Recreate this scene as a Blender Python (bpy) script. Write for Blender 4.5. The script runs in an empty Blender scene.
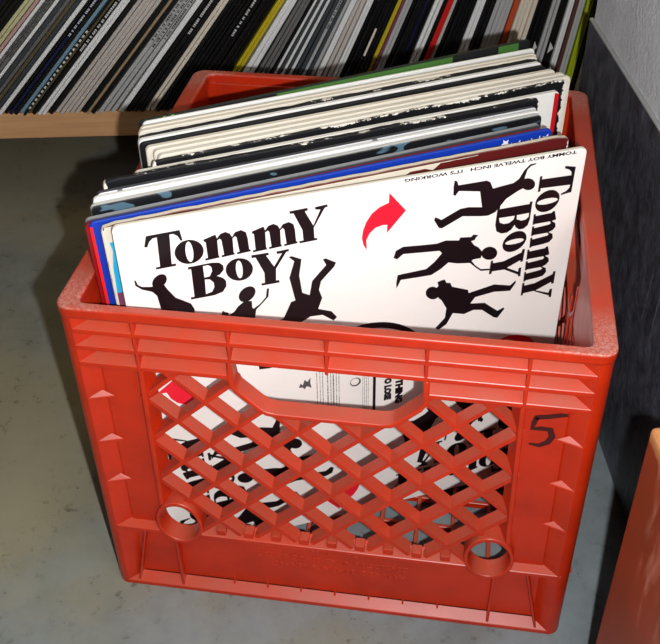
import bpy, bmesh, math, random
from mathutils import Vector, Matrix
from mathutils.geometry import tessellate_polygon
random.seed(7)
sc = bpy.context.scene
col = sc.collection
R = math.radians

# ------------------------------------------------------------------ helpers
def link(o):
    col.objects.link(o); return o

def tag(o, label=None, cat=None, group=None, kind=None):
    if label: o['label'] = label
    if cat: o['category'] = cat
    if group: o['group'] = group
    if kind: o['kind'] = kind
    return o

def empty(name, loc=(0, 0, 0), rz=0):
    o = bpy.data.objects.new(name, None); o.empty_display_size = .05
    o.location = loc; o.rotation_euler = (0, 0, rz)
    return link(o)

class MB:
    """collects solids, links them as ONE mesh object"""
    def __init__(self):
        self.v = []; self.f = []; self.m = []; self.T = None
    def add(self, vs, fs, mi=0):
        n = len(self.v)
        for p in vs:
            p = Vector(p)
            if self.T: p = self.T @ p
            self.v.append(p)
        for f in fs:
            self.f.append(tuple(i + n for i in f)); self.m.append(mi)
    def box(self, x0, x1, y0, y1, z0, z1, mi=0):
        self.add([(x0,y0,z0),(x1,y0,z0),(x1,y1,z0),(x0,y1,z0),(x0,y0,z1),(x1,y0,z1),(x1,y1,z1),(x0,y1,z1)],
                 [(0,3,2,1),(4,5,6,7),(0,1,5,4),(1,2,6,5),(2,3,7,6),(3,0,4,7)], mi)
    def prism(self, poly, fn0, fn1, mi=0):
        """poly 2d points; fn0/fn1 map a point to 3d at both ends"""
        n = len(poly)
        a = [fn0(*p) for p in poly]; b = [fn1(*p) for p in poly]
        fs = [(i, (i+1) % n, n+(i+1) % n, n+i) for i in range(n)]
        fs += [tuple(reversed(range(n))), tuple(range(n, 2*n))]
        self.add(a+b, fs, mi)
    def strip(self, loops, closed=True, mi=0):
        """loops: list of rings of 3d points joined ring to ring (rings closed); first joins last when closed"""
        n = len(loops[0]); k = len(loops); vs = [p for l in loops for p in l]; fs = []
        for a in range(k if closed else k-1):
            b = (a+1) % k
            for i in range(n):
                j = (i+1) % n
                fs.append((a*n+i, a*n+j, b*n+j, b*n+i))
        self.add(vs, fs, mi)
    def build(self, name, mats, parent=None, bevel=0, seg=2, smooth=False, angle=35):
        me = bpy.data.meshes.new(name)
        me.from_pydata([tuple(p) for p in self.v], [], self.f)
        if not isinstance(mats, (list, tuple)): mats = [mats]
        for m in mats: me.materials.append(m)
        for p, i in zip(me.polygons, self.m): p.material_index = i
        bm = bmesh.new(); bm.from_mesh(me)
        bmesh.ops.recalc_face_normals(bm, faces=bm.faces)
        bm.to_mesh(me); bm.free(); me.update()
        o = bpy.data.objects.new(name, me); link(o)
        if parent: o.parent = parent
        if bevel:
            b = o.modifiers.new('bevel', 'BEVEL'); b.width = bevel; b.segments = seg
            b.limit_method = 'ANGLE'; b.angle_limit = R(angle); b.harden_normals = False
        if smooth:
            for p in me.polygons: p.use_smooth = True
            me.set_sharp_from_angle(angle=R(40))
        return o

def flat(name, polys, y, mat, parent, cz=0, thick=.00012):
    """thin printed ink shapes: polys = list of (outer, [holes]) in x,z ; facing -y"""
    vs = []; fs = []
    for outer, holes in polys:
        loops = [[Vector((a, b, 0)) for a, b in outer]] + [[Vector((a, b, 0)) for a, b in h] for h in holes]
        tr = tessellate_polygon(loops); allp = [p for l in loops for p in l]; n = len(vs)
        vs += [(p.x, y, p.y+cz) for p in allp]
        for t in tr:
            a, b, c = [allp[i] for i in t]
            s = (b.x-a.x)*(c.y-a.y)-(b.y-a.y)*(c.x-a.x)
            if abs(s) < 1e-12: continue
            fs.append(tuple(n+i for i in (t if s > 0 else reversed(t))))
    me = bpy.data.meshes.new(name); me.from_pydata(vs, [], fs); me.materials.append(mat); me.update()
    o = bpy.data.objects.new(name, me); link(o); o.parent = parent
    return o

def text_polys(s, size):
    cu = bpy.data.curves.new('t', 'FONT'); cu.body = s; cu.size = size; cu.resolution_u = 2
    return cu

def text_mesh(name, s, size, mat, parent, M, extrude=0, sx=1, bold=0, fit=None):
    cu = bpy.data.curves.new(name, 'FONT'); cu.body = s; cu.size = size; cu.resolution_u = 2; cu.extrude = extrude; cu.offset = bold
    t = bpy.data.objects.new(name, cu); link(t)
    dg = bpy.context.evaluated_depsgraph_get(); dg.update()
    me = bpy.data.meshes.new_from_object(t.evaluated_get(dg))
    bpy.data.objects.remove(t); bpy.data.curves.remove(cu)
    sy = 1
    if fit:
        xs = [v.co.x for v in me.vertices]; ys = [v.co.y for v in me.vertices]
        me.transform(Matrix.Translation((-min(xs), -min(ys), 0))); sx = fit[0]/(max(xs)-min(xs)); sy = fit[1]/(max(ys)-min(ys))
    me.transform(M @ Matrix.Diagonal((sx, sy, 1, 1)))
    me.name = name; me.materials.clear(); me.materials.append(mat)
    o = bpy.data.objects.new(name, me); link(o); o.parent = parent
    return o

# ------------------------------------------------------------------ materials
def lin(c):
    return tuple(((x/255)/12.92 if x/255 <= .04045 else ((x/255+.055)/1.055)**2.4) for x in c)+(1,)

class NT:
    def __init__(self, name):
        self.mat = bpy.data.materials.new(name); self.mat.use_nodes = True
        self.t = self.mat.node_tree; self.n = self.t.nodes; self.b = self.n['Principled BSDF']
    def node(self, ty, **k):
        n = self.n.new(ty)
        for a, v in k.items(): setattr(n, a, v)
        return n
    def lk(self, a, b): self.t.links.new(a, b)
    def val(self, x, sock):
        if hasattr(x, 'is_output'): self.lk(x, sock)
        else: sock.default_value = x
    def math(self, op, a, b=0., c=0., clamp=False):
        n = self.node('ShaderNodeMath', operation=op, use_clamp=clamp)
        for i, x in enumerate((a, b, c)): self.val(x, n.inputs[i])
        return n.outputs[0]
    def mix(self, f, a, b):
        n = self.node('ShaderNodeMix', data_type='RGBA')
        self.val(f, n.inputs['Factor'] if 'Factor' in n.inputs else n.inputs[0]); self.val(a, n.inputs[6]); self.val(b, n.inputs[7])
        return n.outputs[2]
    def noise(self, scale, detail=3, rough=.5, vec=None, dist=0):
        n = self.node('ShaderNodeTexNoise'); n.inputs['Scale'].default_value = scale
        n.inputs['Detail'].default_value = detail; n.inputs['Roughness'].default_value = rough; n.inputs['Distortion'].default_value = dist
        if vec: self.lk(vec, n.inputs['Vector'])
        return n.outputs['Fac']
    def ramp(self, f, a, b):
        n = self.node('ShaderNodeMapRange', interpolation_type='SMOOTHSTEP'); self.lk(f, n.inputs[0])
        n.inputs[1].default_value = a; n.inputs[2].default_value = b
        return n.outputs[0]
    def obj(self):
        return self.node('ShaderNodeTexCoord').outputs['Object']
    def mapped(self, scale=(1,1,1), rot=(0,0,0)):
        m = self.node('ShaderNodeMapping'); m.inputs['Scale'].default_value = scale; m.inputs['Rotation'].default_value = rot
        self.lk(self.obj(), m.inputs['Vector']); return m.outputs[0]
    def geo(self, w): return self.node('ShaderNodeNewGeometry').outputs[w]
    def sep(self, v):
        n = self.node('ShaderNodeSeparateXYZ'); self.lk(v, n.inputs[0]); return n.outputs
    def bump(self, h, strength=.3, dist=.001):
        n = self.node('ShaderNodeBump'); n.inputs['Strength'].default_value = strength; n.inputs['Distance'].default_value = dist
        self.lk(h, n.inputs['Height']); self.lk(n.outputs[0], self.b.inputs['Normal'])
    def base(self, c): self.val(c, self.b.inputs['Base Color'])
    def rough(self, r): self.val(r, self.b.inputs['Roughness'])

def simple(name, c, rough=.5, var=.12, spec=.5):
    m = NT(name); n = m.noise(60, 3, vec=m.obj())
    c1 = lin(c); c2 = tuple(x*(1-var) for x in c1[:3])+(1,)
    m.base(m.mix(n, c1, c2)); m.rough(rough); m.b.inputs['Specular IOR Level'].default_value = spec
    return m.mat

def red_plastic(name, c=(184, 40, 8), dust=.34, corner=False):
    m = NT(name)
    n1 = m.noise(35, 4, .6, m.obj()); n2 = m.noise(900, 2, .6, m.obj())
    up = m.sep(m.geo('Normal'))[2]
    b0 = m.mix(m.ramp(n1, .3, .75), lin(c), lin((c[0]-20, c[1]-6, c[2]-2)))
    d = m.math('MULTIPLY', m.ramp(up, .25, .8), m.math('MULTIPLY_ADD', n1, .7, dust-.28, clamp=True))
    colr = m.mix(d, b0, lin((172, 90, 68)))
    if corner:
        p = m.sep(m.obj())
        ax = m.ramp(m.math('ABSOLUTE', p[0]), .085, .168); ay = m.ramp(m.math('ABSOLUTE', p[1]), .085, .168)
        k = m.math('MULTIPLY', ax, ay)
        sp = m.math('MULTIPLY', m.ramp(m.noise(620, 6, .85, m.obj()), .40, .66), m.ramp(k, .35, 1.0))
        gen = m.math('MULTIPLY', m.ramp(m.noise(160, 5, .8, m.obj()), .64, .80), .22)
        f = m.math('MAXIMUM', m.math('MULTIPLY', sp, .85), gen)
        f = m.math('MULTIPLY', f, m.ramp(up, .1, .6))
        colr = m.mix(f, colr, lin((190, 150, 138)))
    m.base(colr); m.rough(m.math('MULTIPLY_ADD', n1, .2, .28)); m.b.inputs['Specular IOR Level'].default_value = .45
    m.bump(n2, .08, .0005)
    return m.mat

SLEEVE = .3108
def board(name, face, edge, wear=(226, 218, 204), amount=.5, rough=.4, S=.314, x0=0., motif=None, top=None):
    """printed card sleeve: face ink, pale worn edges"""
    m = NT(name); v = m.obj(); p = m.sep(v)
    hx = m.math('SUBTRACT', S/2, m.math('ABSOLUTE', p[0])); tz = m.math('SUBTRACT', S, p[2])
    e = m.math('MINIMUM', hx, tz)
    n = m.noise(130, 6, .75, m.mapped((1, 1, 1)))
    nl = m.noise(18, 3, .6, v)
    thr = m.math('MULTIPLY', m.math('MULTIPLY', n, nl), .021*amount)
    w = m.math('LESS_THAN', e, m.math('SUBTRACT', thr, .0030*(1.0-amount*.4)))
    ny = m.math('ABSOLUTE', m.sep(m.node('ShaderNodeTexCoord').outputs['Normal'])[1])
    isedge = m.ramp(ny, .75, .5)
    dirt = m.noise(25, 4, .6, v)
    fc = m.mix(m.math('MULTIPLY', dirt, .5), lin(face), tuple(x*.8 for x in lin(face)[:3])+(1,))
    if motif:
        mm = m.noise(motif[1], 1, .3, m.mapped((1, 1, 2.2), (0, .7, 0)), .6)
        fc = m.mix(m.ramp(mm, motif[2], motif[2]+.02), fc, lin(motif[0]))
    ec = m.mix(m.ramp(m.noise(240, 4, .7, m.mapped((.35, 1, 1))), .70-.13*amount, .76-.13*amount), lin(edge), lin(wear) if amount > .3 else lin(edge))
    c = m.mix(isedge, fc, ec)
    c = m.mix(w, c, lin(wear))
    m.base(c); m.rough(rough)
    return m.mat

M = {}
M['red'] = red_plastic('red_crate_plastic', (184, 40, 8))
M['rim'] = red_plastic('red_crate_rim_plastic', corner=True, dust=.3)
M['red_clean'] = red_plastic('red_crate_inner_plastic', dust=.2)
M['ink'] = simple('black_print_ink', (22, 14, 18), .35, .3)
M['inkred'] = simple('red_print_ink', (238, 30, 52), .35, .1)
M['marker'] = simple('black_marker_ink', (66, 8, 6), .5, .35)
M['greyink'] = simple('grey_print_ink', (86, 78, 78), .5, .1)
M['paper'] = simple('white_label_paper', (236, 230, 222), .5, .05)

# floor: painted concrete
m = NT('grey_painted_concrete'); v = m.obj()
big = m.noise(3.2, 5, .6, v); mid = m.noise(14, 6, .65, v); fine = m.noise(90, 4, .7, v)
sx = m.sep(v)[0]
a = m.mix(m.ramp(mid, .35, .7), lin((124, 131, 132)), lin((104, 110, 110)))
a = m.mix(m.math('MULTIPLY', m.ramp(m.math('ADD', big, m.math('MULTIPLY', sx, -.45)), .42, .78), .75), a, lin((146, 136, 104)))
a = m.mix(m.math('MULTIPLY', m.math('MULTIPLY', m.ramp(fine, .55, .70), .7), m.ramp(mid, .42, .6)), a, lin((74, 66, 56)))
a = m.mix(m.ramp(m.noise(60, 6, .75, m.mapped((1, 1.4, 1), (0, 0, .5))), .66, .70), a, lin((78, 72, 62)))
spk = m.node('ShaderNodeTexVoronoi'); spk.inputs['Scale'].default_value = 16; m.lk(v, spk.inputs['Vector'])
spd = m.math('ADD', spk.outputs['Distance'], m.math('MULTIPLY', m.noise(120, 3, .6, v), .12))
sel = m.math('GREATER_THAN', m.sep(spk.outputs['Color'])[0], .90)
a = m.mix(m.math('MULTIPLY', m.ramp(spd, .15, .12), sel), a, lin((206, 202, 184)))
m.base(a); m.rough(m.math('MULTIPLY_ADD', mid, .25, .38)); m.b.inputs['Specular IOR Level'].default_value = .35
m.bump(m.math('ADD', m.math('MULTIPLY', mid, .6), m.math('MULTIPLY', fine, .25)), .35, .003)
M['floor'] = m.mat

# painted block wall
m = NT('pale_grey_painted_masonry'); v = m.obj(); n = m.noise(170, 5, .7, v); b = m.noise(20, 3, .5, v)
m.base(m.mix(b, lin((226, 226, 228)), lin((206, 206, 210)))); m.rough(.45); m.bump(m.math('ADD', n, b), .55, .0035); M['wall'] = m.mat
# black rubber skirting
m = NT('scuffed_black_skirting'); v = m.obj()
n = m.noise(46, 7, .75, m.mapped((1, 1, .7), (.6, 0, 0))); sc1 = m.noise(150, 4, .7, m.mapped((1, .25, 1), (.75, 0, 0))); sc2 = m.noise(160, 2, .5, m.mapped((1, 1, .03), (-.12, 0, 0)))
c = m.mix(m.ramp(n, .35, .7), lin((46, 48, 54)), lin((88, 90, 100)))
c = m.mix(m.math('MULTIPLY', m.ramp(sc1, .66, .76), .35), c, lin((120, 124, 132)))
c = m.mix(m.math('MULTIPLY', m.ramp(sc2, .69, .74), .5), c, lin((150, 154, 160)))
m.base(c); m.rough(.42); m.bump(m.math('ADD', n, m.math('MULTIPLY', sc1, .3)), .8, .003); M['skirt'] = m.mat
M['caulk'] = simple('grey_white_sealant', (176, 176, 172), .5, .3)
# wood
m = NT('pale_shelf_wood'); g = m.noise(9, 5, .6, m.mapped((.6, 6, 14))); g2 = m.noise(60, 3, .6, m.mapped((.25, 5, 12)))
c = m.mix(m.ramp(g, .3, .7), lin((236, 184, 132)), lin((218, 160, 108)))
m.base(m.mix(m.math('MULTIPLY', g2, .4), c, lin((140, 96, 62)))); m.rough(.5); M['wood'] = m.mat
# worn orange-painted wood of the box
m = NT('scratched_orange_paint'); v = m.obj(); n = m.noise(14, 5, .6, v); s = m.noise(90, 4, .6, m.mapped((1, .35, .09), (.25, 0, 0))); p = m.sep(v)
c = m.mix(m.ramp(n, .3, .7), lin((138, 48, 14)), lin((112, 46, 16)))
c = m.mix(m.math('MULTIPLY', m.ramp(s, .55, .72), .55), c, lin((214, 150, 128)))
lowr = m.ramp(m.math('ADD', p[2], m.math('MULTIPLY', n, -.14)), .030, .010)
c = m.mix(lowr, c, lin((150, 136, 122)))
tp = m.ramp(p[2], .281, .285)
c = m.mix(tp, c, lin((170, 112, 66)))
m.base(c); m.rough(.45); M['orange'] = m.mat
M['dark'] = simple('dark_rack_back', (30, 30, 32), .7, .1)
M['ceil'] = simple('white_ceiling_paint', (200, 198, 190), .8, .05)

# ------------------------------------------------------------------ the setting
YAW = R(10.5)
ROOM = Matrix.Rotation(YAW, 4, 'Z')
ex = Vector((math.cos(YAW), math.sin(YAW), 0)); ey = Vector((-math.sin(YAW), math.cos(YAW), 0))
def room(q, w, z=0, o=(-.49, .55)):       # along the shelf, into the rack, up
    return Vector((o[0], o[1], 0)) + ex*q + ey*w + Vector((0, 0, z))

b = MB(); b.box(-2.2, 2.2, -2.2, 1.9, -.05, 0)
fl = b.build('floor', M['floor']); fl.rotation_euler.z = YAW; tag(fl, kind='structure')
# right wall (an end of a wall: it stops before the shelf)
wc = Vector((.2233, .1513, 0))            # foot of the skirting
def wallobj(name, x0, x1, y0, y1, z0, z1, mat, bevel=0):
    b = MB(); b.box(x0, x1, y0, y1, z0, z1); o = b.build(name, mat, bevel=bevel, seg=3)
    o.location = wc; o.rotation_euler.z = YAW; return tag(o, kind='structure')
W_END = .286
wallobj('wall_right', .003, .16, -2.0, W_END, 0, 2.4, M['wall'], .004)
wallobj('baseboard_right', 0, .003, -2.0, W_END+.001, 0, .299, M['skirt'], .0012)
wallobj('trim_1', -.0004, .0034, -2.0, W_END+.001, .2982, .3008, M['caulk'], .0012)
b = MB(); b.box(-1.6, 1.6, .42, .5, 0, 2.4); o = b.build('wall_back', M['wall']); o.location = (-.49, .55, 0); o.rotation_euler.z = YAW; tag(o, kind='structure')
b = MB(); b.box(-1.75, -1.65, -2.6, .5, 0, 2.4); o = b.build('wall_left', M['wall']); o.location = (-.49+.4, .55, 0); o.rotation_euler.z = YAW; tag(o, kind='structure')

# ------------------------------------------------------------------ record rack and its records
rack = empty('record_rack', room(0, 0), YAW)
tag(rack, 'pale wooden shelf rack behind the crate holding a long row of records', 'shelf rack')
SZ0, SZ1 = .0708, .1040
b = MB(); b.box(-.55, 1.25, 0, .36, SZ0, SZ1); b.build('shelf_board', M['wood'], rack, .0012)
b = MB(); b.box(-.55, 1.25, .0, .36, .47, .503); b.build('shelf_board', M['wood'], rack, .0012)
b = MB(); b.box(-.55, 1.25, .345, .36, SZ1, .47); b.build('back_panel', M['dark'], rack)
b = MB(); b.box(-.583, -.55, 0, .36, 0, .503); b.build('side_panel', M['wood'], rack, .0012)
b = MB(); b.box(1.25, 1.283, 0, .36, 0, .503); b.build('side_panel', M['wood'], rack, .0012)

# camera (needed for nothing but the view)
cam = bpy.data.objects.new('camera', bpy.data.cameras.new('camera')); link(cam); sc.camera = cam
cam.location = (.07180, -.42780, .63440); cam.rotation_euler = (.8877, .0113, .1509)
cam.data.sensor_fit = 'HORIZONTAL'; cam.data.sensor_width = 36; cam.data.lens = 963.86/660*36
cam.data.clip_start = .01

COL = {
 'black': ((13, 13, 16), .32), 'navy': ((16, 20, 58), .35), 'white': ((244, 242, 238), .5), 'cream': ((236, 222, 202), .5),
 'grey': ((186, 184, 182), .5), 'slate': ((62, 66, 70), .45), 'taupe': ((204, 192, 182), .5), 'ivory': ((206, 200, 150), .5),
 'pink': ((198, 160, 150), .5), 'olive': ((92, 82, 58), .5), 'paleblue': ((128, 158, 176), .5), 'yellow': ((206, 182, 20), .45),
 'red': ((214, 24, 20), .4), 'orange': ((204, 78, 34), .45), 'lime': ((168, 182, 22), .45), 'mottled': ((112, 108, 104), .5),
 'beige': ((166, 142, 112), .5), 'magenta': ((130, 60, 90), .45), 'brown': ((92, 48, 40), .5)}
SM = {}
for k, (c, r) in COL.items(): SM[k] = simple('spine_'+k, c, r, .18)
INKW = simple('white_spine_print', (210, 208, 202), .5, .1); INKR = simple('red_spine_print', (190, 20, 24), .5, .1); INKD = simple('dark_spine_print', (60, 58, 58), .5, .1)

# (start, end on the row, colour, letters, words)   measured along the row at its visible top edge, in thousandths of the frame
BANDS = [
 (0,3,'navy',0,'dark navy'),(3,14,'black',0,'black'),(14,24.5,'black',0,'black'),(24.5,34.5,'ivory',0,'ivory'),(35,40,'pink',0,'pale pink'),
 (40.5,45,'white',0,'white'),(45,54.5,'mottled',2,'mottled grey'),(55,59.5,'white',0,'pale'),(60,66,'slate',0,'slate grey'),(66,71,'mottled',0,'mid grey'),
 (71,76,'olive',0,'olive brown'),(76,81,'slate',0,'dark slate'),(82,88,'white',0,'white'),(88.5,93,'black',0,'black'),(93,98,'navy',1,'navy'),(98,103,'black',0,'black'),
 (103,108,'paleblue',0,'pale blue'),(108,111.5,'black',3,'chequered'),(111.5,115,'olive',0,'olive'),(115,120.5,'black',1,'black'),(121,130,'white',0,'white'),(130.5,137,'black',0,'black'),
 (137.5,162,'taupe',0,'taupe'),(162,168.5,'black',0,'black'),(168.5,172,'beige',0,'beige'),(172,177.5,'black',0,'black'),(178,195,'grey',2,'pale grey'),(195.5,202.5,'white',0,'white'),
 (203,220,'black',1,'black'),(220,229,'cream',0,'cream'),(229.5,247,'black',0,'black'),(247,262,'black',1,'black'),(262,276,'black',0,'black'),(276.5,284.5,'yellow',0,'yellow'),
 (285.5,297,'white',0,'white'),(298.5,311,'mottled',0,'mottled grey'),(311.5,314,'black',0,'black'),(314,317,'white',0,'white'),(317,320.5,'slate',0,'slate grey'),(320.5,323.5,'white',0,'white'),(323.5,327,'slate',0,'slate grey'),(327,330.5,'white',0,'white'),
 (331,339,'slate',0,'slate grey'),(339,342.5,'grey',2,'grey'),(342.5,346,'slate',0,'slate grey'),(346,350,'grey',0,'grey'),(350.5,356.5,'white',0,'white'),(357,366,'taupe',0,'taupe'),(366.5,373,'white',0,'white'),
 (373.5,397,'black',4,'black'),(397.5,402,'yellow',0,'yellow'),(402,404.5,'magenta',0,'magenta'),(404.5,412,'grey',0,'grey'),(412.5,425.5,'black',0,'black'),(425.5,428,'navy',0,'navy'),(428,434.5,'black',0,'black'),
 (435,442.5,'white',0,'white'),(443,447,'black',0,'black'),(447,453,'red',0,'bright red'),(453.5,457,'taupe',0,'taupe'),(457,476,'black',0,'black'),(476.5,485.5,'white',0,'white'),(486,495,'black',0,'black'),
 (495.5,513.5,'grey',0,'grey'),(514,519.5,'orange',0,'orange'),(520,536.5,'cream',0,'cream'),(537,546,'black',0,'black'),(546,552,'black',5,'black'),(552.5,559.5,'grey',0,'grey'),
 (560,567,'black',5,'black'),(567.5,574,'white',0,'white'),(574.5,577.5,'brown',0,'dark brown'),(577.5,584,'grey',0,'grey'),(585.5,592.5,'lime',0,'lime green'),(593,597,'black',0,'black'),
 (597.5,604,'white',0,'white'),(604,612,'black',0,'black'),(612,618,'cream',0,'cream')]
# pixel column at the frame's top edge -> place on the spine plane (x along, z up), lean
CR = cam.rotation_euler.to_matrix(); CP = Vector(cam.location)
def spine_point(x, y):
    d = CR @ Vector(((x-330)/963.86, -(y-322)/963.86, -1)); o = room(0, 0)
    t = (o-CP).dot(ey)/d.dot(ey); P = CP+d*t-o
    return P.dot(ex), P.z
AN = []
for a_, b_ in (((0, 117), (88, 0)), ((97, 110), (178, 0)), ((242, 63), (282, 0)), ((336, 68), (367, 0)), ((426, 60), (451, 0)), ((566, 74), (587, 0))):
    A = spine_point(*a_); B = spine_point(*b_); AN.append((b_[0], math.atan2(B[0]-A[0], B[1]-A[1])))
def lean(x):
    if x <= AN[0][0]: return AN[0][1] + (AN[0][0]-x)*.0004
    for (x0, t0), (x1, t1) in zip(AN, AN[1:]):
        if x <= x1: return t0+(t1-t0)*(x-x0)/(x1-x0)
    return AN[-1][1]-(x-AN[-1][0])*.0006

def record_mesh(t, H, cm, letters, seed):
    rnd = random.Random(seed)
    b = MB(); b.box(-t, 0, 0, .31, 0, H)
    return b
WORDS = {'dark navy', 'ivory', 'pale pink', 'olive brown', 'pale blue', 'chequered', 'beige', 'magenta', 'bright red', 'orange', 'lime green', 'dark brown', 'olive', 'mid grey', 'dark slate','pale'}
landmark = 'far left end'; count = {}; mk = 'far left end of the row'
MARKS = {'ivory': 'ivory record', 'pale pink': 'pale pink record', 'pale blue': 'pale blue record', 'beige': 'beige record', 'magenta': 'magenta record', 'bright red': 'bright red record', 'orange': 'orange record', 'lime green': 'lime green record'}
ny_ = 0
ORD = ['first', 'second', 'third', 'fourth', 'fifth', 'sixth', 'seventh', 'eighth', 'ninth', 'tenth']
for (x0, x1, ck, let, word) in BANDS:
    q0, zt = spine_point(x0, 0); q1, _ = spine_point(x1, 0)
    th = lean((x0+x1)/2); wq = (q1-q0); t = wq*math.cos(th)
    n = max(1, round(t/.0044))
    if let == 5: n = 1
    # words
    if word == 'yellow': ny_ += 1
    if word in MARKS or word == 'yellow':
        if word == 'yellow':
            lab = ('%s record spine leaning in the shelf row, the %s of the two yellow ones' % (word, 'left' if ny_ == 1 else 'right'))
            newmark = '%s yellow record' % ('left-hand' if ny_ == 1 else 'right-hand')
        else:
            lab = 'the only %s record spine in the leaning row on the wooden shelf' % word; newmark = MARKS[word]
        mk = newmark; count = {}
    else:
        i = count.get(word, 0); count[word] = i+1
        if mk.startswith('far'):
            lab = '%s %s record block from the far left end of the shelf row' % (ORD[i], word)
        else:
            lab = '%s shelf record, %s %s block right of the %s' % (word, ORD[i], word, mk)
        if let == 1: lab += ', lettered white'
        if let == 5: lab += ', with a pale arrowhead'
    grp = None
    if n > 1:
        lab = lab.replace(' record spine', ' record spines', 1) if False else lab
        grp = 'records in the shelf row, '+lab[:60]
    for k in range(n):
        xm = x0+(x1-x0)*(k+1)/n
        thk = lean(xm); q, _ = spine_point(xm, 0)
        tt = (q1-q0)/n*math.cos(thk)*(.95 if n > 1 else .96)
        qb = q-(zt-SZ1)*math.tan(thk)
        b = MB(); H = .313
        b.box(-tt, 0, 0, .31, 0, H)
        o = b.build('record_sleeve', SM[ck], None, min(.0006, tt*.25), 1)
        o.location = room(qb, random.uniform(-.0085, -.0015), SZ1+.0003); o.rotation_euler = (0, thk, YAW)
        tag(o, lab, 'record', grp)
        rnd = random.Random(int(x0*10)+k)
        if let in (1, 2) and (k == n//2 or let == 2):
            c = MB(); z = .10 + rnd.uniform(0, .03); zend = z+.11
            while z < zend:
                h = rnd.choice((.0012, .0018, .0022)); c.box(-tt*.78, -tt*.25, -.00025, .0002, z, z+h)
                z += h+rnd.choice((.0008, .0009, .003))
            c.build('spine_lettering', INKW if let == 1 else INKD, o)
        if let == 3:
            c = MB(); z = .012
            while z < .14:
                c.box(-tt*.9, -tt*.1, -.0003, .0002, z, z+.0034); z += .0068
            c.build('spine_chequer', INKW, o)
        if let == 4 and k == n//2:
            c = MB(); c.box(-tt*.75, -tt*.15, -.0003, .0002, .07, .105); c.build('spine_label', SM['cream'], o)
        if let == 5:
            c = MB(); c.prism([(-.0068+.0010, .062), (-.0010, .069), (-.0058, .076)], lambda a, z_: (a*tt/.0068, -.0004, z_), lambda a, z_: (a*tt/.0068, .0002, z_)); c.build('arrowhead_print', INKW, o)

# ------------------------------------------------------------------ the crate
CW, CD, CH = .3345, .3375, .2753
CX, CY = 0., CD/2
crate = empty('milk_crate', (CX, CY, 0))
tag(crate, 'red plastic milk crate full of records, marked 5, standing on the floor', 'crate')

def rrect(hx, hy, r, n=6):
    pts = []
    for cx, cy, a0 in ((hx-r, -hy+r, -90), (hx-r, hy-r, 0), (-hx+r, hy-r, 90), (-hx+r, -hy+r, 180)):
        for i in range(n+1):
            a = R(a0+90*i/n); pts.append((cx+r*math.cos(a), cy+r*math.sin(a)))
    return pts
hx, hy = CW/2, CD/2
o_ = rrect(hx+.0008, hy+.0008, .010); i_ = rrect(hx-.0132, hy-.0064, .006)
b = MB(); z0, z1 = .2670, CH
b.strip([[(x, y, z0) for x, y in o_], [(x, y, z1) for x, y in o_], [(x, y, z1) for x, y in i_], [(x, y, z0-.004) for x, y in i_], [(x*.985, y*.985, z0-.0006) for x, y in o_]])
b.build('top_rim', M['rim'], crate, .0020, 4, True)

# corner posts: one per corner
def post(sx, sy):
    r = .009; L = .0088; prof = []
    # profile in a frame with the corner at the origin, body towards +x +y
    prof += [(L, 0)]
    prof += [(L+.010, .0068), (L+.013, .0095), (.0115, .0095), (.0095, .0115), (.0095, L+.013), (.0068, L+.010), (0, L)]
    for i in range(7):
        a = R(180+90*i/6); prof.append((r+r*math.cos(a), r+r*math.sin(a)))
    b = MB()
    b.prism(prof, lambda x, y: (sx*(hx-x), sy*(hy-y), .0), lambda x, y: (sx*(hx-x), sy*(hy-y), .2676))
    return b.build('corner_post', M['red'], crate, .0005, 2, True)
for sx in (-1, 1):
    for sy in (-1, 1): post(sx, sy)

HANDLE = [(-.0600, .2415), (-.0612, .2300), (-.0605, .2235), (-.0575, .2180), (-.0440, .2045), (-.0395, .2015), (-.0330, .2005), (.0330, .2005), (.0395, .2015), (.0440, .2045), (.0575, .2180), (.0605, .2235), (.0612, .2300), (.0600, .2415)]
HCLIP = [(x*1.030, z-.0018 if z < .21 else z) for x, z in HANDLE]
def inside(pt, poly):
    x, y = pt; c = False; n = len(poly)
    for i in range(n):
        x1, y1 = poly[i]; x2, y2 = poly[(i+1) % n]
        if (y1 > y) != (y2 > y) and x < (x2-x1)*(y-y1)/(y2-y1)+x1: c = not c
    return c
RING = (.1094, .0815, .0170, .0144)
RV = 1.36     # the ring holes are taller than wide
LZ0, LZ1, LU = .0715, .2290, .1210

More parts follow.
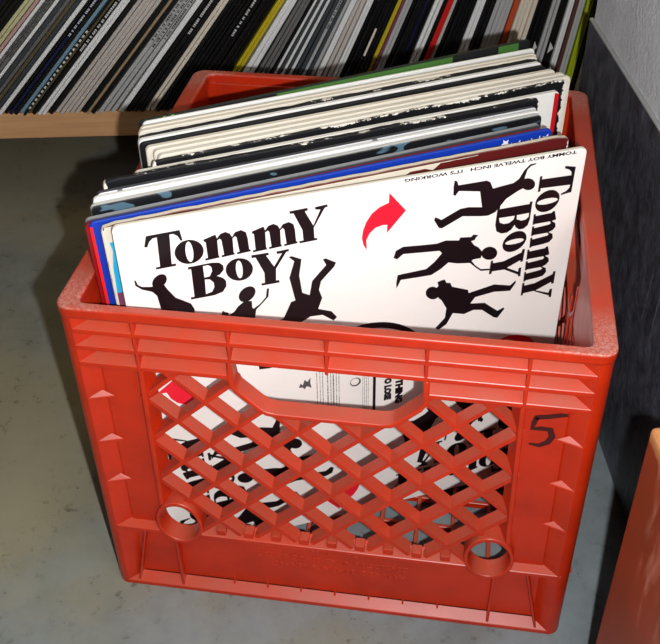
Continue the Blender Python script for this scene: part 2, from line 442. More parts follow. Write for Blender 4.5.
def side(hu, dist, rz, front=False):
    """one wall of the crate; local u along, d inward, z up"""
    root = None
    T = Matrix.Rotation(rz, 4, 'Z') @ Matrix.Translation((0, -dist, 0))
    k = hu/.166
    U = lambda u: u
    b = MB(); b.T = T
    e0 = hu-.0070                       # where ledges meet the posts
    sk0, sk1 = .0072, .0098
    b.box(-hu+.02, hu-.02, sk0, sk1, .2395, .2680)
    for s in (-1, 1):
        x = sorted((s*.0605, s*(hu-.02))); b.box(x[0], x[1], sk0, sk1, .2285, .2400)
        pl = [(.1190, .2300), (.1190, .0975), (.1225, .0940), (.1242, .0880), (.1242, .0660), (hu-.02, .0660), (hu-.02, .2300)]
        b.prism(pl, lambda u, z: (s*u, .0062, z), lambda u, z: (s*u, .0088, z))       # corner panel
    def ledge(u0, u1, e, h=.0034, dd=.0074, rise=.0046):
        b.prism([(0, e-h), (0, e), (dd, e+rise), (dd, e-h)], lambda d, z: (u0, d, z), lambda d, z: (u1, d, z))
    for e in (.2583, .2450): ledge(-e0, e0, e)
    ledge(-e0, -.0610, .2313); ledge(.0610, e0, .2313)
    # upper vertical ribs
    for u in (-.1195, -.0600, .0, .0600, .1195):
        z0 = .2395 if abs(u) < .01 else .2279
        b.box(u-.0011, u+.0011, -.0001, .0074, z0, .2680)
    # lattice frame uprights
    for s in (-1, 1):
        vs = []
        for z in (.0990, .2295):
            k2 = (.2295-z)*.012
            vs += [(s*(.1206+k2), .0, z), (s*(.1176+k2), .0, z), (s*(.1132+k2), .0118, z), (s*(.1206+k2), .0118, z)]
        b.add(vs, [(0, 1, 2, 3), (4, 7, 6, 5), (0, 4, 5, 1), (1, 5, 6, 2), (2, 6, 7, 3), (3, 7, 4, 0)])
        # gussets on the corner panel
        for gz in (.1990, .1585, .1180):
            ui = s*(hu-.0262); uo = s*(hu-.0092)
            b.add([(uo, -.0001, gz), (uo, .0075, gz), (ui, .0055, gz), ((uo*2+ui)/3, .0064, gz+.0052), (uo, -.0001, gz-.0012), (uo, .0075, gz-.0012), (ui, .0055, gz-.0012)],
                  [(0, 2, 3), (0, 3, 1), (1, 3, 2), (0, 4, 6, 2), (2, 6, 5, 1), (4, 5, 6), (0, 1, 5, 4)])
    # ledge under the lattice
    segs = [(-e0, -RING[0]-.0145), (-RING[0]+.0145, RING[0]-.0145), (RING[0]+.0145, e0)]
    for u0, u1 in segs:
        b.prism([(0, .0668), (0, .0700), (.0098, .0742), (.0098, .0668)], lambda d, z: (u0, d, z), lambda d, z: (u1, d, z))
    # lower skin and foot flange
    b.box(-hu+.02, hu-.02, .0080, .0115, .0, .0605)
    b.box(-.0935, .0935, .0080, .0115, .0600, .0690)
    for s in (-1, 1):
        x = sorted((s*.1255, s*(hu-.02))); b.box(x[0], x[1], .0080, .0115, .0600, .0690)
    b.prism([(0, 0), (0, .0040), (.0085, .0088), (.0085, 0)], lambda d, z: (-e0, d, z), lambda d, z: (e0, d, z))
    for s in (-1, 1):
        b.prism([(0.0012, .003), (.0012, .0595), (.0085, .0595), (.0085, .003)], lambda d, z: (s*.1135+.0005*s, d, z), lambda d, z: (s*.1155+.0005*s, d, z))
        b.prism([(0.0012, .003), (.0012, .0675), (.0085, .0675), (.0085, .003)], lambda d, z: (s*(.1490-(z-.003)*.2), d, z), lambda d, z: (s*(.1508-(z-.003)*.2), d, z))
    for q in range(-3, 4):
        u = q*.0256+.001
        b.prism([(0.0055, .0068), (.0082, .0185), (.0086, .0068)], lambda d, z: (u-.0007, d, z), lambda d, z: (u+.0007, d, z))
    # little feet of the lattice on the ledge
    for q in range(-6, 7):
        u = q*.0200
        if abs(abs(u)-RING[0]) < .018: continue
        b.box(u-.0035, u+.0035, .0015, .0095, .0700, .0760)
    # smooth inner skirt and stiffening ribs inside the two flanks
    if not front and abs(math.sin(rz)) > .5:
        for sg in (-1, 1):
            x = sorted((sg*.064, sg*(hu-.012))); b.box(x[0], x[1], .0095, .0128, .214, .2680)
            for q in range(7):
                u = sg*(.0345+q*.0195); b.box(u-.0012, u+.0012, .0113, .0127, .0105, .2145)
    w = b.build('side_wall', M['red'], crate, .0006, 2)
    # lattice
    b = MB(); b.T = T
    P, Q = .0401, .0392
    uc, zc = 0., .1640-.00
    L = math.hypot(P, Q)
    for sgn in (1, -1):
        for kk in range(-9, 10):
            # line through (uc + kk*P/1, zc) with slope sgn*Q/P ; spacing along u is P
            c0 = uc+kk*P
            runs = []; cur = None; steps = 1600
            for i in range(steps+1):
                u = -LU-.002+(2*LU+.004)*i/steps; z = zc+sgn*(u-c0)*Q/P
                ok = LZ0 <= z <= LZ1+.0015 and abs(u) <= LU+.001 and not inside((u, z), HCLIP) and (abs(abs(u)-RING[0])**2+((z-RING[1])/RV)**2) > (RING[2]-.001)**2
                if ok:
                    cur = [u, u] if cur is None else [cur[0], u]
                elif cur: runs.append(cur); cur = None
            if cur: runs.append(cur)
            for ua, ub in runs:
                if ub-ua < .002: continue
                A = Vector((ua, 0, zc+sgn*(ua-c0)*Q/P)); B = Vector((ub, 0, zc+sgn*(ub-c0)*Q/P))
                n = Vector((-(B-A).z, 0, (B-A).x)).normalized()
                wf, wb = .0015, .0021; f0, f1 = (.0022, .0122) if sgn > 0 else (.00235, .01235)
                vs = []
                for Pp in (A, B):
                    vs += [Pp+n*wf+Vector((0, f0, 0)), Pp-n*wf+Vector((0, f0, 0)), Pp-n*wb+Vector((0, f1, 0)), Pp+n*wb+Vector((0, f1, 0))]
                b.add(vs, [(0, 1, 2, 3), (7, 6, 5, 4), (0, 4, 5, 1), (1, 5, 6, 2), (2, 6, 7, 3), (3, 7, 4, 0)])
    b.build('lattice', M['red'], w)
    # handle opening
    b = MB(); b.T = T
    def off(poly, dd):
        out = []
        for i, (x, z) in enumerate(poly):
            p0 = Vector(poly[max(i-1, 0)]); p1 = Vector(poly[min(i+1, len(poly)-1)]); t = (p1-p0).normalized(); out.append((x+t.y*dd, z-t.x*dd))
        return out
    inn = off(HANDLE, -.0015); out = off(HANDLE, .0019)
    ring = inn+list(reversed(out))
    n = len(HANDLE); vs = []
    for d in (-.0002, .0132):
        vs += [(x, d, z) for x, z in inn]; vs += [(x, d, z) for x, z in out]
    fs = []
    for i in range(n-1):
        fs += [(i, i+1, n+i+1, n+i), (2*n+i, 3*n+i, 3*n+i+1, 2*n+i+1), (i, 2*n+i, 2*n+i+1, i+1), (n+i, n+i+1, 3*n+i+1, 3*n+i)]
    fs += [(0, n, 3*n, 2*n), (n-1, 3*n-1, 4*n-1, 2*n-1)]
    b.add(vs, fs)
    b.build('handle_opening', M['red'], w, .0007, 2, True)
    for s in (-1, 1):
        b = MB(); b.T = T; N = 32
        def circ(r, d): return [(s*RING[0]+r*math.cos(2*math.pi*i/N), d, RING[1]+(r*RV-(RV-1)*.002)*math.sin(2*math.pi*i/N)) for i in range(N)]
        b.strip([circ(RING[2], -.0012), circ(RING[2], .0132), circ(RING[3]-.0008, .0132), circ(RING[3], -.0012)])
        b.build('ring_hole', M['red'], w, .0006, 2, True)
    return w
front = side(CW/2, CD/2, 0, True)
side(CW/2, CD/2, math.pi)
side(CD/2, CW/2, math.pi/2)
side(CD/2, CW/2, -math.pi/2)
# floor grid of the crate
b = MB()
for q in range(-5, 6):
    u = q*.0285
    b.box(u-.0016, u+.0016, -hy+.008, hy-.008, .0035, .0100); b.box(-hx+.008, hx-.008, u-.0016, u+.0016, .0035, .0096)
b.box(-hx+.008, hx-.008, -hy+.008, -hy+.022, .0035, .0102); b.box(-hx+.008, hx-.008, hy-.022, hy-.008, .0035, .0102)
b.box(-hx+.008, -hx+.022, -hy+.022, hy-.022, .0035, .0102); b.box(hx-.022, hx-.008, -hy+.022, hy-.022, .0035, .0102)
b.build('crate_bottom', M['red'], crate, .0004, 1)

# marker numeral 5 on the right front corner panel (a stroke with width)
def stroke(pts, widths):
    L = []; Rr = []
    for i, p in enumerate(pts):
        a = Vector(pts[max(i-1, 0)]); c = Vector(pts[min(i+1, len(pts)-1)]); t = (c-a).normalized(); w = widths[i] if isinstance(widths, list) else widths
        L.append((p[0]-t.y*w, p[1]+t.x*w)); Rr.append((p[0]+t.y*w, p[1]-t.x*w))
    return L+Rr[::-1]
five = [(stroke([(.1470, .2199), (.1424, .2193), (.1355, .2172), (.1291, .2159), (.1276, .2153)], [.0012, .0018, .0019, .0020, .0018]), []),
        (stroke([(.1284, .2158), (.1273, .2107), (.1266, .2060), (.1321, .2066), (.1375, .2063), (.1393, .2005), (.1371, .1952), (.1320, .1917), (.1257, .1926)],
                [.0017, .0017, .0018, .0019, .0022, .0022, .0021, .0018, .0008]), [])]
nm = flat('marker_numeral', five, -CD/2+.0060, M['marker'], crate); nm['label'] = 'number 5 drawn in black marker'

# raised lettering on the lower front band
for s, size, u, z in (('WARNING', .0072, -.0165, .0540), ('USE BY OTHER THAN REGISTERED', .0072, -.0560, .0440), ('OWNER PUNISHABLE BY LAW', .0072, -.0455, .0345)):
    Mx = Matrix.Translation((u, -CD/2+.0079, z)) @ Matrix.Rotation(R(90), 4, 'X')
    text_mesh('raised_lettering', s, size, M['red'], crate, Mx, .00045)

# the body is a touch wider at the foot than at the rim
for me in {o.data for o in bpy.data.objects if o.type == 'MESH' and (o.parent == crate or (o.parent and o.parent.parent == crate))}:
    for v in me.vertices:
        k_ = max(0, 1-max(v.co.z, 0)/.24); k_ = min(k_*1.6, 1)
        v.co.x = v.co.x*(1+.016*k_)+.0012*k_

# ------------------------------------------------------------------ records in the crate
ZB = .0106
# the front sleeve
fs_ = empty('record_sleeve', (.0117, .0884, ZB)); fs_.rotation_euler = (-.0006, -.0054, .435)
tag(fs_, 'white sleeve with black TOMMY BOY lettering, dancing figures and red arrow, frontmost in crate', 'record')
S = SLEEVE
M['front'] = board('white_front_sleeve_card', (242, 234, 226), (226, 214, 196), wear=(222, 210, 190), amount=.25, rough=.42, S=S)
b = MB(); r = .004
def rounded(hw, H, r):
    pts = [(-hw, 0), (hw, 0)]
    for i in range(5): a = R(90*i/4); pts.append((hw-r+r*math.cos(a), H-r+r*math.sin(a)))
    for i in range(5): a = R(90+90*i/4); pts.append((-hw+r+r*math.cos(a), H-r+r*math.sin(a)))
    return pts
b.prism(rounded(S/2, S, r), lambda x, z: (x, 0, z), lambda x, z: (x, .0036, z))
b.build('card_sleeve', M['front'], fs_, .0008, 2)
PRINT = {
 'T': [(-136.2,145.6),(-115.8,145.9),(-114.8,138.2),(-116.0,138.1),(-117.5,141.8),(-119.8,143.8),(-122.2,143.9),(-123.4,122.2),(-120.8,122.1),(-120.7,120.4),(-133.3,120.2),(-133.3,121.8),(-130.6,121.9),(-129.9,143.4),(-132.6,143.1),(-134.8,141.0),(-136.4,137.5),(-138.2,137.8)],
 'o': [(-102.8,129.4),(-102.9,127.4),(-103.4,125.4),(-104.4,123.7),(-105.7,122.2),(-107.3,121.1),(-109.2,120.3),(-111.2,120.0),(-113.2,120.1),(-115.2,120.7),(-116.9,121.7),(-118.4,123.1),(-119.6,124.8),(-120.3,126.6),(-120.7,128.6),(-120.6,130.6),(-120.0,132.5),(-119.0,134.2),(-117.7,135.6),(-116.1,136.8),(-114.3,137.5),(-112.3,137.8),(-110.4,137.7),(-108.5,137.1),(-106.7,136.1),(-105.2,134.8),(-104.0,133.2),(-103.2,131.3)],
 'oi': [(-109.2,128.8),(-109.3,126.5),(-109.6,124.4),(-110.1,122.7),(-110.8,121.6),(-111.5,121.2),(-112.3,121.7),(-113.0,122.8),(-113.5,124.5),(-113.9,126.7),(-114.0,129.0),(-113.9,131.4),(-113.5,133.5),(-113.0,135.1),(-112.4,136.2),(-111.6,136.5),(-110.9,136.1),(-110.2,135.0),(-109.7,133.3),(-109.4,131.2)],
 'm': [(-71.8,135.8),(-64.7,137.9),(-63.9,137.4),(-63.5,134.9),(-61.1,137.9),(-57.8,138.7),(-55.2,136.9),(-54.0,134.1),(-51.9,137.3),(-48.0,138.1),(-45.1,135.9),(-44.3,131.3),(-43.9,122.7),(-43.2,122.6),(-43.0,121.1),(-51.8,120.6),(-51.9,122.1),(-50.2,122.2),(-51.2,133.3),(-52.2,134.4),(-53.8,133.0),(-53.9,122.3),(-53.5,122.3),(-53.3,120.8),(-61.6,120.4),(-61.7,121.9),(-60.0,122.1),(-60.8,133.3),(-61.7,134.4),(-63.4,133.5),(-63.5,122.1),(-63.2,122.1),(-63.0,120.5),(-72.0,120.1),(-72.1,121.6),(-70.3,121.8),(-70.6,133.7),(-71.7,134.2)],
 'Y': [(-47.3,145.8),(-35.8,146.1),(-35.5,144.2),(-37.5,143.8),(-32.3,132.3),(-27.4,143.2),(-30.7,143.8),(-30.9,145.7),(-22.9,146.2),(-22.6,144.4),(-24.6,144.0),(-31.3,131.9),(-32.1,130.7),(-31.8,122.6),(-30.1,122.5),(-29.9,120.9),(-41.7,120.6),(-41.9,122.3),(-39.1,122.4),(-39.5,130.3),(-44.8,143.7),(-47.2,143.9)],
 'B': [(-113.7,117.7),(-98.5,117.9),(-94.1,117.0),(-91.7,114.3),(-91.7,110.9),(-94.5,107.7),(-96.5,107.2),(-92.7,104.8),(-90.9,102.0),(-91.1,97.7),(-93.7,93.9),(-99.4,92.4),(-114.5,92.4),(-114.5,94.2),(-112.1,94.1),(-112.0,115.8),(-113.9,115.8)],
 'Bi1': [(-104.5,116.5),(-101.1,116.6),(-99.3,114.8),(-99.0,111.7),(-100.9,107.9),(-104.4,107.5)],
 'Bi2': [(-104.3,106.0),(-101.2,105.5),(-98.9,102.5),(-98.8,98.8),(-100.6,95.5),(-104.7,94.5)],
 'o2': [(-73.0,108.6),(-73.1,106.6),(-73.7,104.7),(-74.7,103.1),(-76.0,101.8),(-77.6,100.8),(-79.5,100.2),(-81.4,100.1),(-83.4,100.4),(-85.3,101.2),(-87.0,102.3),(-88.4,103.8),(-89.5,105.5),(-90.2,107.5),(-90.5,109.4),(-90.3,111.4),(-89.8,113.2),(-88.8,114.8),(-87.4,116.1),(-85.8,117.1),(-84.0,117.6),(-82.1,117.8),(-80.2,117.4),(-78.3,116.7),(-76.6,115.6),(-75.2,114.2),(-74.1,112.4),(-73.3,110.5)],
 'o2i': [(-79.6,108.8),(-79.7,106.6),(-80.0,104.7),(-80.4,103.2),(-81.0,102.3),(-81.7,102.0),(-82.4,102.4),(-83.0,103.5),(-83.5,105.1),(-83.8,107.0),(-84.0,109.2),(-83.9,111.3),(-83.6,113.2),(-83.1,114.7),(-82.5,115.6),(-81.8,115.9),(-81.2,115.5),(-80.5,114.5),(-80.0,112.9),(-79.7,110.9)],
 'Y2': [(-73.4,118.1),(-62.3,117.9),(-62.1,116.0),(-63.9,115.9),(-59.2,106.3),(-53.5,115.5),(-56.8,115.6),(-57.1,117.6),(-49.1,117.9),(-48.8,116.2),(-50.7,115.9),(-58.0,104.4),(-58.5,95.0),(-56.5,94.9),(-56.2,92.9),(-68.2,93.0),(-68.3,94.8),(-65.9,94.8),(-65.8,102.8),(-70.8,115.9),(-73.3,115.9)],
 'F1': [(62.2,147.7),(64.0,146.8),(65.0,143.6),(84.8,143.5),(87.5,141.8),(89.7,136.6),(104.2,138.1),(107.9,140.6),(111.0,146.6),(114.8,150.2),(119.1,150.4),(118.7,149.5),(115.4,148.7),(113.2,146.5),(112.0,141.3),(111.4,132.6),(107.6,131.0),(100.2,126.8),(93.3,117.7),(88.2,115.9),(83.0,116.5),(69.8,119.1),(55.6,112.4),(53.3,113.2),(49.7,119.7),(50.1,122.1),(52.9,120.6),(54.7,119.1),(67.6,125.2),(73.6,125.4),(83.2,123.5),(80.7,136.1),(65.7,139.2),(63.4,136.0),(62.0,136.8),(61.7,143.3)],
 'F1h': [(120.2,134.3),(120.0,132.5),(119.1,131.2),(117.5,130.5),(115.5,130.5),(113.5,131.2),(111.7,132.6),(110.4,134.3),(109.8,136.2),(110.0,137.9),(110.9,139.2),(112.4,139.9),(114.4,139.9),(116.4,139.2),(118.2,137.9),(119.5,136.2)],
 'F2': [(22.1,95.4),(23.6,101.0),(28.7,103.2),(41.6,101.7),(52.8,100.7),(58.8,102.0),(68.6,100.0),(69.3,102.2),(77.3,101.0),(78.9,102.6),(82.5,101.5),(80.9,99.8),(80.2,98.0),(77.6,97.4),(80.2,93.6),(83.4,91.3),(86.9,86.6),(86.0,81.7),(80.6,81.8),(79.3,80.9),(82.4,76.3),(86.9,72.2),(93.7,71.1),(93.5,69.7),(87.0,70.5),(83.1,74.1),(78.1,79.3),(69.1,80.8),(62.1,83.2),(56.7,78.8),(49.9,75.2),(27.8,76.0),(26.7,73.2),(24.9,69.4),(24.6,73.6),(25.4,80.6),(32.0,80.8),(46.0,81.2),(51.9,86.0),(56.8,92.0),(54.9,94.4),(41.8,95.8),(28.9,97.3),(24.7,93.9)],
 'F2h': [(98.0,84.4),(98.1,82.2),(97.3,80.3),(95.7,79.1),(93.5,78.7),(91.1,79.2),(88.9,80.5),(87.2,82.3),(86.2,84.5),(86.2,86.7),(87.0,88.5),(88.6,89.7),(90.7,90.1),(93.1,89.7),(95.3,88.4),(97.0,86.6)],
 'F3': [(58.0,69.0),(60.3,69.0),(61.7,65.9),(64.6,65.2),(66.2,61.5),(78.6,55.9),(79.3,52.9),(98.5,56.2),(111.1,52.4),(115.2,56.1),(115.4,53.8),(111.7,47.5),(99.1,49.5),(84.6,48.0),(81.4,43.0),(92.6,41.0),(103.5,31.1),(108.2,33.2),(108.9,31.5),(104.1,24.4),(101.0,25.7),(91.1,34.9),(84.3,36.5),(77.1,34.4),(68.4,37.4),(64.1,28.2),(58.2,24.3),(55.6,26.7),(62.5,34.5),(63.1,43.0),(59.0,51.1),(56.5,53.7),(53.6,62.2),(55.9,64.5),(54.9,68.0)],
 'F3h': [(57.2,58.0),(56.9,56.0),(55.9,54.4),(54.2,53.5),(52.2,53.6),(50.2,54.5),(48.4,56.1),(47.1,58.2),(46.6,60.5),(46.9,62.5),(48.0,64.1),(49.6,64.9),(51.6,64.9),(53.6,64.0),(55.4,62.4),(56.6,60.3)],
 'AR': [(18.0,146.8),(29.6,131.5),(17.0,116.6),(17.1,122.9),(13.9,123.3),(8.8,122.1),(5.1,118.6),(2.9,113.6),(3.3,106.2),(1.1,110.1),(-0.1,115.9),(0.6,121.6),(2.8,127.9),(6.4,133.4),(11.4,137.3),(17.8,139.5)],
}

K = .001
def rotq(pts, q):                     # quarter turns clockwise about the sleeve's centre
    out = []
    for x, y in pts:
        for _ in range(q): x, y = y, -x
        out.append((x, y))
    return out
def PP(k, q=0, dx=0, dy=0): return rotq([(x*K+dx, y*K+dy) for x, y in PRINT[k]], q)
yk = -.00030
# second letter m gives the first one, shifted back along the baseline
dxm = -.0304; dym = .0002
for q in range(4):
    ox, oy = ((0, 0), (.003, .0062), (0, 0), (0, 0))[q]
    def P(k, dx=0, dy=0):
        pts = [(x+ox, y+oy) for x, y in PP(k, q, dx, dy)]
        if q == 1: pts = [(x-.03*(.1427-y), .1427-(.1427-y)*.955) for x, y in pts]
        return pts
    polys = [(P('T'), []), (P('o'), [P('oi')]), (P('m', dxm, dym), []), (P('m'), []), (P('Y'), []),
             (P('B'), [P('Bi1'), P('Bi2')]), (P('o2'), [P('o2i')]), (P('Y2'), [])]
    o = flat('title_lettering', polys, yk, M['ink'], fs_, S/2); o['label'] = 'black TOMMY BOY lettering'
    qq = (q+3) % 4                    # the figures were measured on the quarter beside the title
    for fk, hk in (('F1', 'F1h'), ('F2', 'F2h'), ('F3', 'F3h')):
        sh = {'F1': (.0028, -.0040), 'F2': (.0062, -.0038), 'F3': (.0066, -.0035)}[fk] if q == 0 else (0, 0)
        body = [(x+sh[0], y+sh[1]) for x, y in PP(fk, qq)]; head = [(x+sh[0], y+sh[1]) for x, y in PP(hk, qq)]
        o = flat('dancing_figure', [(body, [])], yk, M['ink'], fs_, S/2)
        o2 = flat('figure_head', [(head, [])], yk-.00003, M['ink'], o)
        o2.location.z = S/2
    o = flat('arrow_print', [([(x, y+(.0045 if q == 1 else 0)) for x, y in PP('AR', q)], [])], yk, M['inkred'], fs_, S/2); o['label'] = 'curved red arrow'
# crescent above the centre
arc = []
for i in range(17):
    a = R(104-i*80/16); arc.append((.004+.0475*math.cos(a), -.003+.0465*math.sin(a)))
for i in range(17):
    a = R(24+i*80/16); w = .0052*math.sin(math.pi*min(1, (16-i*.85)/16*.9+.1))**.5; arc.append((.004+(.0475-w)*math.cos(a), -.003+(.0465-w)*math.sin(a)))
flat('crescent_print', [(arc, [])], yk, M['ink'], fs_, S/2)
# centre label: lines of small print reading downwards, a crown-like mark, a ring mark and the song title
def textrow(name, x, ytop, ybot, w, mat, seed):
    rnd = random.Random(seed); y = ytop; polys = []
    while y > ybot:
        h = rnd.choice((.0007, .0010, .0014, .0020)); polys.append(([(x-w/2, y-h), (x+w/2, y-h), (x+w/2, y), (x-w/2, y)], [])); y -= h+rnd.choice((.0004, .0005, .0010))
    return polys
rows = []
for i, (x, w) in enumerate(((-.0335, .0006), (-.0312, .0005), (-.0292, .0006), (-.0255, .0009), (-.0232, .0006), (-.0212, .0010), (-.0190, .0006), (-.0170, .0006))):
    rows += textrow('r', x, .020, -.038-.0003*i, w, None, i)
for i, x in enumerate((.0012, .0026, .0040, .0054)): rows += textrow('r', x, .016, -.040, .0004, None, 30+i)
flat('small_print', rows, yk, M['greyink'], fs_, S/2)
flat('rule_print', [([(.0090, -.045), (.0112, -.045), (.0112, .02), (.0090, .02)], [])], yk, M['ink'], fs_, S/2)
crown = [(-.0470, -.0035), (-.0455, .0003), (-.0440, -.0020), (-.0425, .0030), (-.0405, .0005), (-.0380, .0040), (-.0385, -.0010), (-.0375, -.0060), (-.0410, -.0035), (-.0430, -.0062), (-.0440, -.0040)]
flat('crown_print', [(crown, [])], yk, M['greyink'], fs_, S/2)
def ringp(cx, cy, r0, r1, n=24): return ([(cx+r0*math.cos(2*math.pi*i/n), cy+r0*math.sin(2*math.pi*i/n)) for i in range(n)], [[(cx+r1*math.cos(2*math.pi*i/n)-.0004, cy+r1*math.sin(2*math.pi*i/n)+.0004) for i in range(n)]])
flat('ring_print', [ringp(-.0045, -.0095, .0042, .0032)], yk, M['greyink'], fs_, S/2)
for s, x, y, sz in (('NOTHING', .0265, -.0033, (.037, .0062)), ('TO LOSE', .0177, -.0084, (.0262, .0060))):
    Mx = Matrix.Translation((x, yk-.00002, S/2+y)) @ Matrix.Rotation(R(90), 4, 'X') @ Matrix.Rotation(R(-90), 4, 'Z')
    text_mesh('song_title', s, .008, M['ink'], fs_, Mx, 0, 1, .0007, sz)
Mx = Matrix.Translation((.1475, yk-.00002, S-.0005)) @ Matrix.Rotation(R(90), 4, 'X') @ Matrix.Rotation(R(180), 4, 'Z')
text_mesh('edge_lettering', 'TOMMY BOY TWELVE INCH   IT\'S WORKING', .0034, M['ink'], fs_, Mx, 0, 1.75, .0001)

BLK = (16, 16, 20); CR1 = (224, 214, 196); WH = (236, 232, 226)
# (name, left end, right end, face, edge, wear amount, words, height tweak)
STK = [
 ('torn', (-.1385, .0285), (.1445, .1712), (92, 20, 18), (220, 206, 184), .6, 'torn dark red sleeve with a cyan left side, directly behind the front white sleeve', -.001),
 ('blue', (-.1434, .0340), (.1338, .1800), (14, 52, 160), (20, 56, 152), .1, 'bright blue sleeve with a white star pattern at its top right corner', 0),
 ('red', (-.1469, .0362), (.1285, .1840), (140, 14, 20), (140, 16, 22), .1, 'thin red sleeve standing directly behind the bright blue sleeve', -.003),
 ('silver', (-.1501, .0396), (.1270, .1900), (58, 58, 60), (150, 150, 152), .1, 'dark grey sleeve with silvery edge, between the red and the blue-patterned black one', -.0025),
 ('art', (-.1518, .0475), (.1262, .1990), BLK, (206, 204, 198), .35, 'black sleeve with blue-grey brush drawings along its top', 0),
 ('w5', (-.1532, .0545), (.1229, .2060), WH, WH, .1, 'plain white sleeve right behind the black sleeve with blue-grey drawings', -.0012),
 ('p6', (-.1538, .0590), (.1197, .2140), (214, 214, 216), (70, 68, 70), .3, 'white printed sleeve with grey bar patterns near the top edge', -.003),
 ('b7', (-.1538, .0690), (.1219, .2225), BLK, BLK, .75, 'worn black sleeve with chipped white edge, behind the white sleeve with grey bars', 0),
 ('w8', (-.1369, .0866), (.1362, .2408), (232, 228, 220), (228, 222, 210), .2, 'white sleeve with a red strip down its right edge', -.0025),
 ('b9', (-.1310, .0970), (.1421, .2567), BLK, (30, 28, 28), .9, 'heavily worn black sleeve with frayed edge, right behind the one with a red strip', 0),
 ('c10', (-.1311, .1030), (.1449, .2624), CR1, (226, 220, 206), .2, 'cream sleeve with a frayed right corner, standing furthest right at the back', 0),
 ('c11', (-.1352, .1091), (.1410, .2665), CR1, CR1, .15, 'cream sleeve, second of the three cream ones behind the frayed black sleeve', 0),
 ('c12', (-.1387, .1145), (.1338, .2715), CR1, CR1, .15, 'cream sleeve, third of the three cream ones behind the frayed black sleeve', 0),
 ('b13', (-.1426, .1205), (.1269, .2785), BLK, BLK, .3, 'thin black sleeve behind the group of three cream sleeves', -.0005),
 ('w14', (-.1453, .1245), (.1238, .2840), WH, WH, .1, 'plain white sleeve between two thin black sleeves toward the back', 0),
 ('b15', (-.1479, .1285), (.1223, .2890), BLK, BLK, .6, 'thin black sleeve with chipped top edge, in front of the two rear cream ones', 0),
 ('c16', (-.1505, .1355), (.1208, .2950), CR1, CR1, .15, 'cream sleeve, front one of the rear cream pair', 0),
 ('c17', (-.1515, .1410), (.1202, .3000), CR1, CR1, .15, 'cream sleeve, rear one of the rear cream pair', 0),
 ('b18', (-.1519, .1460), (.1194, .3040), BLK, BLK, .3, 'very thin black sleeve behind the rear cream pair', -.0015),
 ('w19', (-.1450, .1530), (.1190, .3090), WH, WH, .1, 'white sleeve just in front of the green and black one at the back', 0),
 ('g20', (-.1370, .1610), (.1200, .3150), BLK, (26, 40, 24), .3, 'green and black sleeve with two lime stripes, rearmost in crate', .0060)]
LD = {'g20': .006, 'blue': .0058, 'red': .0054, 'silver': .0060, 'art': .0044, 'w5': .002}      # left corners sit a little lower
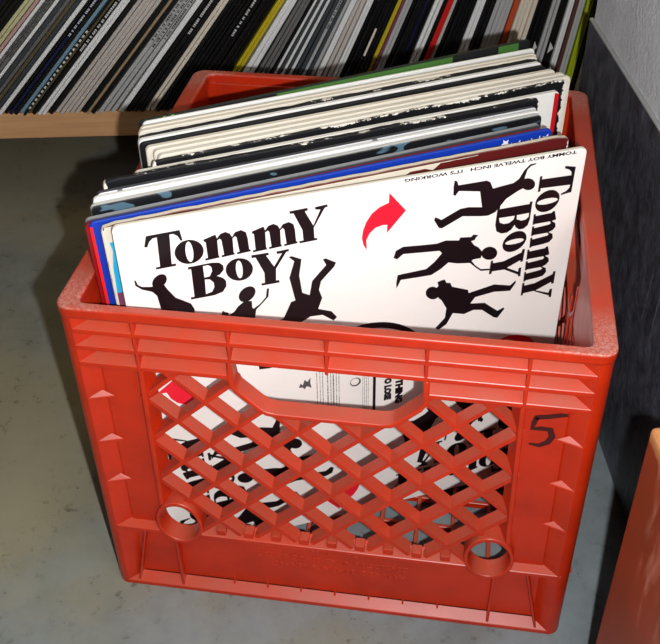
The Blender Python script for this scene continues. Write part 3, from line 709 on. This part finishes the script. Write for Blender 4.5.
for i, (nm_, Lp, Rp, face, edge, am, words, dz) in enumerate(STK):
    Lv = Vector(Lp); Rv = Vector(Rp); d = (Rv-Lv); Ls = .3135
    # centre the sleeve between the measured ends
    yaw = math.atan2(d.y, d.x); mid_ = Rv-d.normalized()*Ls/2
    nrm = Vector((-math.sin(yaw), math.cos(yaw)))
    if i+1 < len(STK):
        L2 = Vector(STK[i+1][1]); R2 = Vector(STK[i+1][2]); g = min((L2-Lv).dot(nrm), (R2-Rv).dot(nrm))
    else: g = .0035
    th = max(.0012, min(.0040, g*.82))
    zt = .322+dz; H = zt-ZB
    root = empty('record_sleeve', (mid_.x, mid_.y, ZB), yaw)
    if nm_ == 'torn':
        H -= .0045; root.rotation_euler.y = -.0165; root.location.z = ZB+.0026
    if nm_ in LD:
        H -= LD[nm_]; root.rotation_euler.y = -LD[nm_]/.3135; root.location.z = ZB+LD[nm_]/2
    tag(root, words, 'record')
    kw = {}
    if nm_ == 'art': kw['motif'] = ((74, 100, 114), 48, .60)
    if nm_ == 'p6': kw['motif'] = ((96, 98, 104), 60, .66)
    mt = board('card_'+nm_, face, edge, amount=am, S=Ls, **kw)
    # sleeve body with a slight bow, kept thin
    b = MB(); nx, nz = 16, 8; amp = 0.0
    rr = random.Random(i)
    outl = rounded(Ls/2, H, .0035)
    nick = [(x, z+(rr.uniform(-.0007, .0001) if z > H*.97 and abs(x) < Ls/2-.004 else 0)) for x, z in outl]
    # fray the top edge of worn sleeves
    if am > .5:
        topn = 60; pts = [(-Ls/2, 0), (Ls/2, 0), (Ls/2, H-.004), (Ls/2-.0012, H-.0012)]
        zz = 0
        for j in range(1, topn):
            zz = max(-.0010, min(.0006, zz+rr.uniform(-.0005, .0005))); pts.append((Ls/2-.004-(Ls-.008)*j/topn, H+zz*.8))
        pts += [(-Ls/2+.0012, H-.0012), (-Ls/2, H-.004)]
        nick = pts
    b.prism(nick, lambda x, z: (x, 0, z), lambda x, z: (x, th, z))
    body = b.build('card_sleeve', mt, root, min(.0005, th*.3), 1)
    if nm_ == 'torn':
        # ragged cream strip along the top and left side where the print has torn away, cyan picture inside
        rr = random.Random(3); zz = 0
        CY = simple('cyan_print', (30, 176, 222), .35, .3); CM = simple('torn_card', (216, 204, 184), .8, .15); PU = simple('purple_print', (120, 60, 92), .4, .2)
        xs = [-Ls/2+.002+(Ls*.78)*j/46 for j in range(47)]
        low = []
        for j, x in enumerate(xs):
            base = .0035+.0045*math.exp(-((x+.012)/.05)**2)+.0045*math.exp(-((x+.15)/.012)**2); low.append((x, H-base*(1+rr.uniform(-.35, .35))*(1 if x < .06 else .35)))
        flat('torn_edge', [([(-Ls/2+.002, H-.0008), *low, (xs[-1], H-.0008)], [])], -.0003, CM, body)
        flat('torn_edge', [([(-Ls/2+.0005, H-.2), (-Ls/2+.0016, H-.2), (-Ls/2+.0018, H-.05), (-Ls/2+.0026, H-.03), (-Ls/2+.0044, H-.018), (-Ls/2+.0034, H-.012), (-Ls/2+.009, H-.011), (-Ls/2+.012, H-.008), (-Ls/2+.020, H-.009), (-Ls/2+.020, H-.001), (-Ls/2+.003, H-.001), (-Ls/2+.0005, H-.004)], [])], -.0004, CM, body)
        flat('cyan_panel', [([(-Ls/2+.001, H-.105), (-Ls/2+.020, H-.105), (-Ls/2+.020, H-.006), (-Ls/2+.003, H-.008), (-Ls/2+.001, H-.03)], [])], -.00020, CY, body)
        flat('purple_panel', [([(-Ls/2+.0015, H-.2), (-Ls/2+.020, H-.2), (-Ls/2+.020, H-.050), (-Ls/2+.0015, H-.050)], [])], -.00025, PU, body)
    if nm_ == 'blue':
        Wp = simple('white_star_print', (226, 222, 232), .4, .1); PV = simple('violet_star_print', (84, 60, 160), .4, .1); rr = random.Random(5)
        ps = []
        for j in range(7):
            cx = Ls/2-.004-j*.0052; cz = H-.004-rr.uniform(0, .004); st = []
            for a in range(10): r_ = .0036 if a % 2 == 0 else .0017; st.append((cx+r_*math.cos(R(36*a+20*j)), cz+r_*math.sin(R(36*a+20*j))))
            ps.append((st, []))
        flat('star_print', ps, -.0003, Wp, body)
        RE = simple('red_sleeve_edge', (226, 30, 26), .4, .1)
        flat('red_border', [([(-Ls/2, 0), (-Ls/2+.0018, 0), (-Ls/2+.0018, H-.003), (-Ls/2, H-.003)], [])], -.0002, RE, body)
    if nm_ == 'w8':
        RE = simple('red_strip_print', (196, 16, 30), .4, .1)
        flat('red_strip', [([(Ls/2-.0042, 0), (Ls/2-.0004, 0), (Ls/2-.0004, H-.002), (Ls/2-.0042, H-.0005)], [])], -.0002, RE, body)
    if nm_ == 'p6':
        ps = [([(x, H-.0060), (x+w_, H-.0060), (x+w_, H-.0016), (x, H-.0016)], []) for x, w_ in ((-.02, .002), (-.01, .004), (.002, .001), (.008, .003), (.014, .001), (.02, .004), (.05, .0006), (.075, .001), (.112, .006), (.124, .003))]
        for p_ in ps: flat('bar_print', [p_], -.0003, M['greyink'], body)
    if nm_ == 'g20':
        GR = simple('green_print', (62, 106, 42), .4, .15); LM = simple('lime_print', (120, 190, 40), .4, .1)
        flat('green_band', [([(-.055, H-.014), (.088, H-.014), (.088, H-.0006), (-.055, H-.0006)], [])], -.0003, GR, body)
        flat('green_band', [([(.128, H-.014), (.146, H-.014), (.146, H-.0006), (.128, H-.0006)], [])], -.0003, GR, body)
        flat('lime_stripe', [([(-.1395, H-.014), (-.1375, H-.014), (-.1375, H), (-.1395, H)], [])], -.0003, LM, body)
        flat('lime_stripe', [([(-.1335, H-.014), (-.1315, H-.014), (-.1315, H), (-.1335, H)], [])], -.0003, LM, body)

# ------------------------------------------------------------------ orange box at the right
box = empty('storage_box', (.1790, -.0680, 0), YAW)
box.rotation_euler.y = -R(.9)
tag(box, 'scratched orange-painted box at lower right, beside the crate against the wall', 'box')
bw, bd, bh, tk = .060, .33, .290, .012
b = MB(); b.box(0, tk, -bd, 0, .001, bh); b.build('side_panel', M['orange'], box, .003, 3)
b = MB(); b.box(bw-tk, bw, -bd, 0, .001, bh); b.build('side_panel', M['orange'], box, .003, 3)
b = MB(); b.box(tk, bw-tk, -tk, -.0005, .001, bh-.004); b.build('end_panel', M['orange'], box, .001)
b = MB(); b.box(tk, bw-tk, -bd+.0005, -bd+tk, .001, bh-.004); b.build('end_panel', M['orange'], box, .001)
b = MB(); b.box(tk, bw-tk, -bd+tk, -tk, .001, .012); b.build('bottom_panel', M['orange'], box)

# ------------------------------------------------------------------ light
fl_ = bpy.data.lights.new('camera_flash', 'POINT'); fl_.energy = 21.5; fl_.shadow_soft_size = .0045; fl_.color = (.95, .975, 1.0)
fo = bpy.data.objects.new('camera_flash', fl_); link(fo); fo.location = (.1030, -.4280, .6120)
al = bpy.data.lights.new('ceiling_light', 'AREA'); al.shape = 'SQUARE'; al.size = .3; al.energy = 5; al.color = (1.0, .74, .20)
ao = bpy.data.objects.new('ceiling_light', al); link(ao); ao.location = (.35, .85, 2.2)
w = bpy.data.worlds.new('world'); sc.world = w; w.use_nodes = True
w.node_tree.nodes['Background'].inputs[0].default_value = (1.0, .82, .55, 1); w.node_tree.nodes['Background'].inputs[1].default_value = .008
sc.view_settings.view_transform = 'Standard'; sc.view_settings.look = 'None'; sc.view_settings.gamma = 1; sc.view_settings.exposure = 0
sc.view_settings.use_curve_mapping = False
